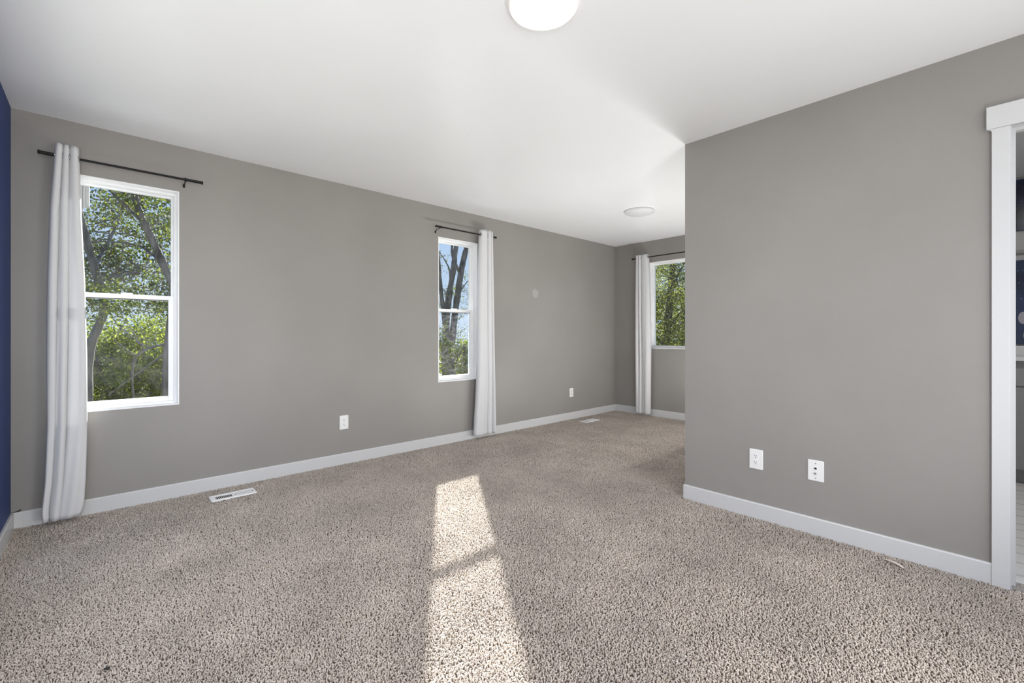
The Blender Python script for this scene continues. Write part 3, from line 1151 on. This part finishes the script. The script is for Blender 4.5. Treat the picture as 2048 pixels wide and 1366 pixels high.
# ================================================================== carpet pile
def make_pile():
    """bent tapered tufts, denser close to the viewer; one object nobody could count"""
    boxes = [(0.012, XE - 0.02, 0.012, YR - 0.012), (0.012, XN - 0.015, YR - 0.012, YF - 0.012)]
    pts = []
    f2 = np.array([FWD.x, FWD.y])
    r2 = np.array([FWD.y, -FWD.x])
    for (x0, x1, y0, y1) in boxes:
        for (dmin, dmax, sp) in ((0, 2.4, 0.0064), (2.4, 3.8, 0.0074), (3.8, 9, 0.0095)):
            xs = np.arange(x0, x1, sp)
            ys = np.arange(y0, y1, sp)
            g = np.stack(np.meshgrid(xs, ys, indexing='ij'), -1).reshape(-1, 2)
            g = g + rng.uniform(-0.62, 0.62, g.shape) * sp
            g = g[(g[:, 0] > x0) & (g[:, 0] < x1) & (g[:, 1] > y0) & (g[:, 1] < y1)]
            d = g - np.array([CAM.x, CAM.y])
            z = d @ f2
            lat = d @ r2
            keep = (z > 0.55) & (z >= dmin) & (z < dmax) & (np.abs(lat) < z * 1.35 + 0.55)
            g = g[keep]
            # leave the registers free
            for (vx, vy, vw, vl) in ((0.236, 1.067, 0.122, 0.272), (0.252, 5.085, 0.122, 0.290)):
                g = g[~((np.abs(g[:, 0] - vx) < vw / 2) & (np.abs(g[:, 1] - vy) < vl / 2))]
            pts.append(np.column_stack([g, np.full(len(g), sp)]))
    # threshold strip in the doorway
    sp = 0.008
    g = np.stack(np.meshgrid(np.arange(3.91, 4.685, sp), np.arange(YR - 0.012, YR + 0.085, sp), indexing='ij'), -1).reshape(-1, 2)
    g = g + rng.uniform(-0.6, 0.6, g.shape) * sp
    pts.append(np.column_stack([g, np.full(len(g), sp)]))
    P = np.concatenate(pts)
    n = len(P)
    x, y, sp = P.T

    # slow field that lays the pile over (footprints, vacuum strokes)
    def field(kx, ky, ph):
        return np.sin(kx * x + ky * y + ph)
    lay = 0.5 * field(2.1, 1.3, 0.3) + 0.35 * field(-3.7, 4.4, 1.0) + 0.3 * field(7.3, 5.1, 2.0) + 0.25 * field(11.0, -9.0, 0.5)
    ang = rng.uniform(0, 2 * PI, n)
    run = rng.uniform(0.35, 1.0, n) * 1.25 * sp                     # how far the yarn end lies over
    rise = (0.0070 + 0.0024 * rng.normal(0, 1, n).clip(-1.7, 1.7)).clip(0.0035, 0.0115)
    rad = sp * rng.uniform(0.30, 0.46, n)
    dx = np.cos(ang) * run + 0.0012 * lay
    dy = np.sin(ang) * run + 0.0012 * lay
    ring_d = np.array([-0.12, 0.08, 0.60, 1.02])
    ring_z = np.array([0.0, 0.70, 1.0, 0.74])
    ring_r = np.array([0.85, 1.0, 1.0, 0.40])
    nrg, seg = 4, 4
    V = np.zeros((n, nrg * seg, 3), dtype=np.float32)
    ca, sa = np.cos(ang), np.sin(ang)
    for i in range(nrg):
        tilt = (0.0, 0.6, 1.2, 1.5)[i]                       # ring plane turns as the yarn bends over
        for k in range(seg):
            a = 2 * PI * k / seg + 0.35 * i
            u, w = math.cos(a), math.sin(a)
            fx = u * math.cos(tilt)
            V[:, i * seg + k, 0] = x + dx * ring_d[i] + rad * ring_r[i] * (fx * ca - w * sa)
            V[:, i * seg + k, 1] = y + dy * ring_d[i] + rad * ring_r[i] * (fx * sa + w * ca)
            V[:, i * seg + k, 2] = FLZ + 0.003 + rise * ring_z[i] - rad * ring_r[i] * u * math.sin(tilt) * 0.8
    q = []
    for i in range(nrg - 1):
        for k in range(seg):
            a, b = i * seg + k, i * seg + (k + 1) % seg
            q.append((a, b, b + seg, a + seg))
    q = np.array(q)
    F = (q[None] + (np.arange(n) * nrg * seg)[:, None, None]).reshape(-1, 4)
    tint = np.repeat(np.clip(rng.beta(2.6, 1.6, n), 0, 1), nrg * seg)
    o = raw_mesh('carpet_pile', V.reshape(-1, 3), F, M['carpet'], None, tint, True)
    o['kind'] = 'stuff'
    tag(o, 'beige flecked carpet pile covering the bedroom floor', 'carpet')
    print('tufts', n)
    return o


make_pile()


# ================================================================== outside
struct(MB().box(-70, 40, -40, 80, -3.2, -3.0).build('ground', M['ground']))


# pale slab added below the view to bounce sun up through the windows
struct(MB().box(-3.2, -0.17, -2.0, 6.5, -0.62, -0.50).build('bounce_slab', M['reflector']))


def wander(p, q, n, amp, r):
    p, q = np.array(p), np.array(q)
    out = []
    for i in range(n + 1):
        t = i / n
        out.append(p + (q - p) * t + r.normal(0, amp, 3) * math.sin(PI * t))
    return out


def leaves_mesh(centers, size, r, up_bias=0.3):
    """folded pointed leaves, one small two-sided blade each"""
    n = len(centers)
    d = r.normal(0, 1, (n, 3))
    d[:, 2] -= up_bias
    d /= np.linalg.norm(d, axis=1)[:, None]
    s = np.cross(d, r.normal(0, 1, (n, 3)))
    s /= np.linalg.norm(s, axis=1)[:, None]
    nn = np.cross(d, s)
    L = (size * r.uniform(0.65, 1.35, n))[:, None]
    W = L * 0.30
    c = np.asarray(centers)
    V = np.stack([c, c + d * L * 0.35 + s * W + nn * W * 0.35, c + d * L * 0.75 + s * W * 0.7 + nn * W * 0.2, c + d * L,
                  c + d * L * 0.75 - s * W * 0.7 + nn * W * 0.2, c + d * L * 0.35 - s * W + nn * W * 0.35], 1)
    q = np.array([(0, 1, 2, 3), (0, 3, 4, 5)])
    F = (q[None] + (np.arange(n) * 6)[:, None, None]).reshape(-1, 4)
    tint = np.repeat(np.clip(r.normal(0.48, 0.22, n), 0, 1), 6)
    return V.reshape(-1, 3), F, tint


def tree(name, label, trunks, limbs, clumps, leaf, size, seed, group=None, cat='tree', twigs=True):
    """trunks/limbs: (points, r0, r1); clumps: (centre, radii, number of clumps, leaves each, spread)"""
    r = np.random.default_rng(seed)
    base = Vector(trunks[0][0][0])
    root = empty(name, base)
    tag(root, label, cat, group)
    b = np.array(base)
    mb = MB()
    allp = []

    def stem(pts, r0, r1, seg=10):
        P = [np.array(p, dtype=float) for p in pts]
        # resample smoothly
        out = []
        for i in range(len(P) - 1):
            p0, p1, p2, p3 = P[max(i - 1, 0)], P[i], P[i + 1], P[min(i + 2, len(P) - 1)]
            for t in np.linspace(0, 1, 6)[:-1]:
                out.append(0.5 * ((2 * p1) + (-p0 + p2) * t + (2 * p0 - 5 * p1 + 4 * p2 - p3) * t ** 2 + (-p0 + 3 * p1 - 3 * p2 + p3) * t ** 3))
        out.append(P[-1])
        k = len(out)
        rad = [(r0 + (r1 - r0) * i / (k - 1)) * (1 + 0.07 * r.normal()) for i in range(k)]
        mb.tube([p - b for p in out], rad, seg)
        allp.extend(out)
    for pts, r0, r1 in trunks:
        stem(pts, r0, r1, 14)
    mb.build('trunk', M['bark'], root, smooth='all')
    mb = MB()
    for pts, r0, r1 in limbs:
        stem(pts, r0, r1, 8)
    cs = []
    for (c, rr, nc, nl, spread) in clumps:
        c, rr = np.array(c), np.array(rr)
        for _ in range(nc):
            u = r.normal(0, 1, 3)
            u /= np.linalg.norm(u)
            p = c + rr * u * r.uniform(0.15, 1.0) ** 0.5
            if twigs:
                A = np.array(allp)
                k = np.argmin(np.linalg.norm(A - p, axis=1) + r.uniform(0, 0.5, len(A)))
                s = A[k]
                if np.linalg.norm(s - p) < 3.0:
                    w = wander(s, p, 5, 0.07, r)
                    mb.tube([q - b for q in w], [0.008, 0.0065, 0.005, 0.004, 0.003, 0.002], 5, False)
            cs.append(p + r.normal(0, 1, (nl, 3)) * np.array([spread, spread, spread * 0.55]))
    if mb.v:
        mb.build('branches', M['bark'], root, smooth='all')
    if cs:
        V, F, T = leaves_mesh(np.concatenate(cs) - b, size, r)
        raw_mesh('foliage', V, F, M[leaf], root, T)
    return root


G = 'trees outside the windows'
# outside the left window
tree('tree', 'tree with a curving gray trunk at the left edge of the left window',
     [([(-5.0, 0.20, -3.0), (-5.0, 0.22, -1.0), (-5.0, 0.23, 0.2), (-5.0, 0.25, 0.9), (-5.0, 0.33, 1.2), (-5.0, 0.40, 1.45), (-5.0, 0.39, 1.75), (-5.0, 0.33, 1.95), (-5.0, 0.25, 2.35), (-5.0, 0.17, 2.75), (-5.0, 0.0, 3.6), (-5.0, -0.3, 5.0)], 0.062, 0.04)],
     [([(-5.0, 0.38, 1.8), (-5.3, 0.62, 2.05), (-5.7, 0.9, 2.2)], 0.03, 0.012), ([(-5.0, 0.3, 2.1), (-5.5, 0.5, 2.7), (-6.0, 0.7, 3.4)], 0.03, 0.012),
      ([(-5.0, 0.1, 3.2), (-5.6, 0.4, 3.9), (-6.2, 0.8, 4.4)], 0.03, 0.012)],
     [((-6.2, 0.55, 3.1), (0.6, 1.1, 1.3), 80, 110, 0.18), ((-6.1, 0.2, 1.9), (0.6, 0.7, 0.7), 28, 110, 0.17)],
     'leaf_green', 0.046, 21, G)
tree('tree', 'tree with a dark trunk leaning left across the upper left window',
     [([(-4.0, 1.30, -3.0), (-4.0, 1.18, -1.2), (-4.0, 1.06, 0.2), (-4.0, 1.08, 1.1), (-4.0, 1.13, 1.75), (-4.0, 1.03, 2.05), (-4.0, 0.87, 2.49), (-4.0, 0.765, 2.76), (-4.0, 0.70, 3.05), (-4.0, 0.60, 3.7), (-4.0, 0.45, 4.8)], 0.062, 0.034)],
     [([(-4.0, 0.80, 2.66), (-4.1, 0.62, 2.86), (-4.2, 0.46, 3.08), (-4.3, 0.2, 3.5)], 0.028, 0.015),
      ([(-4.0, 0.98, 2.15), (-4.3, 0.80, 2.36), (-4.45, 0.55, 2.42), (-4.5, 0.3, 2.4)], 0.02, 0.008),
      ([(-4.0, 1.07, 1.0), (-4.1, 0.85, 0.93), (-4.2, 0.72, 0.80), (-4.25, 0.69, 0.5), (-4.3, 0.72, 0.1)], 0.022, 0.010),
      ([(-4.0, 1.06, 0.9), (-4.2, 0.7, 0.55), (-4.4, 0.45, 0.3)], 0.012, 0.006)],
     [((-4.2, 1.0, 2.9), (0.4, 0.6, 0.7), 26, 110, 0.14), ((-4.3, 0.75, 1.6), (0.4, 0.55, 0.28), 24, 110, 0.14), ((-4.2, 1.2, 2.0), (0.4, 0.3, 0.5), 10, 100, 0.12)],
     'leaf_green', 0.037, 22, G)
tree('tree', 'bushy yellow-green tree filling the lower left window',
     [([(-8.9, 0.9, -3.0), (-8.9, 0.85, -1.4), (-9.0, 0.95, 0.0), (-9.0, 0.8, 1.2)], 0.09, 0.03)],
     [([(-8.9, 0.9, -0.8), (-8.5, 0.5, 0.0), (-8.3, 0.3, 0.6)], 0.03, 0.012), ([(-8.9, 0.9, -0.6), (-8.6, 1.3, 0.2), (-8.4, 1.5, 0.9)], 0.03, 0.012)],
     [((-8.7, 0.9, 0.25), (0.8, 1.4, 1.35), 240, 110, 0.21), ((-9.5, 1.0, -0.6), (0.9, 1.7, 1.3), 80, 100, 0.24)],
     'leaf_yellow', 0.054, 23, G)
# outside the narrow middle window
tree('tree', 'large bare-trunked tree with forking limbs behind the middle window',
     [([(-7.0, 7.86, -3.0), (-7.0, 7.82, -1.2), (-7.0, 7.76, 0.0), (-7.0, 7.75, 0.7), (-7.0, 7.76, 1.5), (-7.0, 7.86, 2.3), (-7.0, 8.00, 3.0), (-7.0, 8.12, 3.8), (-7.0, 8.40, 5.0), (-7.0, 8.8, 7.0)], 0.150, 0.045),
      ([(-7.05, 7.95, -0.6), (-7.05, 7.96, 0.4), (-7.05, 8.03, 1.2), (-7.05, 8.14, 2.0), (-7.05, 8.32, 3.0), (-7.05, 8.46, 3.55), (-7.05, 8.60, 4.0), (-7.05, 9.0, 5.2), (-7.05, 9.4, 7.0)], 0.115, 0.065),
      ([(-7.0, 7.76, 1.1), (-7.05, 7.68, 1.9), (-7.1, 7.61, 2.7), (-7.1, 7.52, 3.6), (-7.1, 7.25, 4.8), (-7.1, 7.0, 6.5)], 0.075, 0.03)],
     [([(-7.05, 8.30, 2.95), (-7.2, 8.12, 3.5), (-7.3, 8.20, 4.1), (-7.3, 8.3, 4.6)], 0.05, 0.03),
      ([(-7.0, 7.90, 2.6), (-6.9, 7.80, 3.0), (-6.9, 7.66, 3.25), (-6.9, 7.45, 3.5)], 0.03, 0.012),
      ([(-7.05, 8.5, 3.6), (-7.0, 8.62, 3.9), (-7.0, 8.9, 4.1)], 0.04, 0.02),
      ([(-7.0, 7.80, 1.9), (-6.8, 7.6, 2.3), (-6.7, 7.35, 2.5)], 0.02, 0.010),
      ([(-7.05, 8.2, 2.3), (-6.9, 8.42, 2.7), (-6.8, 8.65, 2.9)], 0.02, 0.010)],
     [((-7.3, 8.6, 2.6), (0.5, 0.45, 0.6), 14, 34, 0.15), ((-7.4, 7.55, 3.4), (0.5, 0.35, 0.5), 14, 32, 0.15), ((-7.0, 7.95, 2.35), (0.3, 0.25, 0.25), 7, 30, 0.09), ((-7.6, 7.6, 2.2), (0.45, 0.4, 0.7), 10, 30, 0.12), ((-7.4, 8.55, 1.6), (0.4, 0.3, 0.5), 9, 34, 0.14)],
     'leaf_green', 0.045, 24, G)
tree('tree', 'low leafy bush beside the big trunks in the lower middle window',
     [([(-5.5, 7.45, -3.0), (-5.5, 7.42, -1.2), (-5.55, 7.4, 0.2), (-5.55, 7.38, 0.8)], 0.05, 0.02)],
     [([(-5.5, 7.42, -0.6), (-5.45, 7.0, 0.1), (-5.4, 6.75, 0.5)], 0.02, 0.008)],
     [((-5.6, 7.50, 0.42), (0.35, 0.38, 0.62), 70, 60, 0.11), ((-5.4, 6.50, 0.6), (0.3, 0.22, 0.75), 26, 50, 0.11)],
     'leaf_yellow', 0.050, 25, G)
# outside the far window
tree('tree', 'dense olive tree filling the window in the far wall',
     [([(-1.2, 9.6, -3.0), (-1.15, 9.5, -1.0), (-1.0, 9.4, 1.0), (-0.8, 9.3, 2.6), (-0.7, 9.3, 4.0)], 0.12, 0.04)],
     [([(-1.0, 9.4, 1.2), (-0.5, 9.1, 1.6), (0.1, 8.9, 1.7)], 0.03, 0.012), ([(-1.0, 9.4, 0.8), (-1.5, 9.1, 1.6), (-2.0, 8.9, 2.4)], 0.03, 0.012),
      ([(-0.9, 9.4, 1.8), (-0.6, 9.0, 2.2), (-0.2, 8.8, 2.7)], 0.03, 0.012)],
     [((-0.7, 9.2, 1.7), (1.5, 0.9, 1.5), 210, 125, 0.19), ((0.9, 9.3, 1.7), (1.2, 0.8, 1.5), 50, 95, 0.18), ((-1.8, 9.9, 2.2), (1.0, 0.8, 1.6), 60, 95, 0.18)],
     'leaf_olive', 0.036, 26, G)
# wood further back
for i, (x, y, zt, rr, lf) in enumerate(((-16.5, 2.0, 1.7, 3.6, 'leaf_green'), (-21.0, 17.2, 0.9, 4.4, 'leaf_green'), (-4.5, 17.0, 3.6, 3.6, 'leaf_olive'))):
    labs = ['round green tree closing the view low behind the left window', 'low round green tree far behind the middle window', 'tall olive tree far behind the window in the far wall']
    tree('tree', labs[i], [([(x, y, -3.0), (x + 0.1, y, -1.0), (x, y + 0.1, zt - 1.0)], 0.16, 0.06)], [],
         [((x, y, (zt - 3.2) / 2 + 0.2), (rr * 0.6, rr, (zt + 3.2) / 2 - 0.3), 160, 50, 0.34)], lf, 0.13, 40 + i, G, twigs=False)

# white ribbed gutter end outside the left window
root = empty('roof_gutter', (-0.45, 0.312, 2.15))
tag(root, 'white ribbed gutter corner outside the top of the left window', 'gutter')
mb = MB()
mb.box(-0.05, 0.05, -0.14, -0.020, -0.16, 0.10)
mb.box(-0.045, 0.045, -0.020, 0.012, -0.13, 0.10)
mb.build('gutter_box', M['siding'], root, bevel=0.004)
mb = MB()
for k in range(3):
    mb.box(0.045, 0.056, -0.10 + 0.04 * k, -0.088 + 0.04 * k, -0.15, 0.10)
mb.build('ribs', M['siding'], root, bevel=0.002)
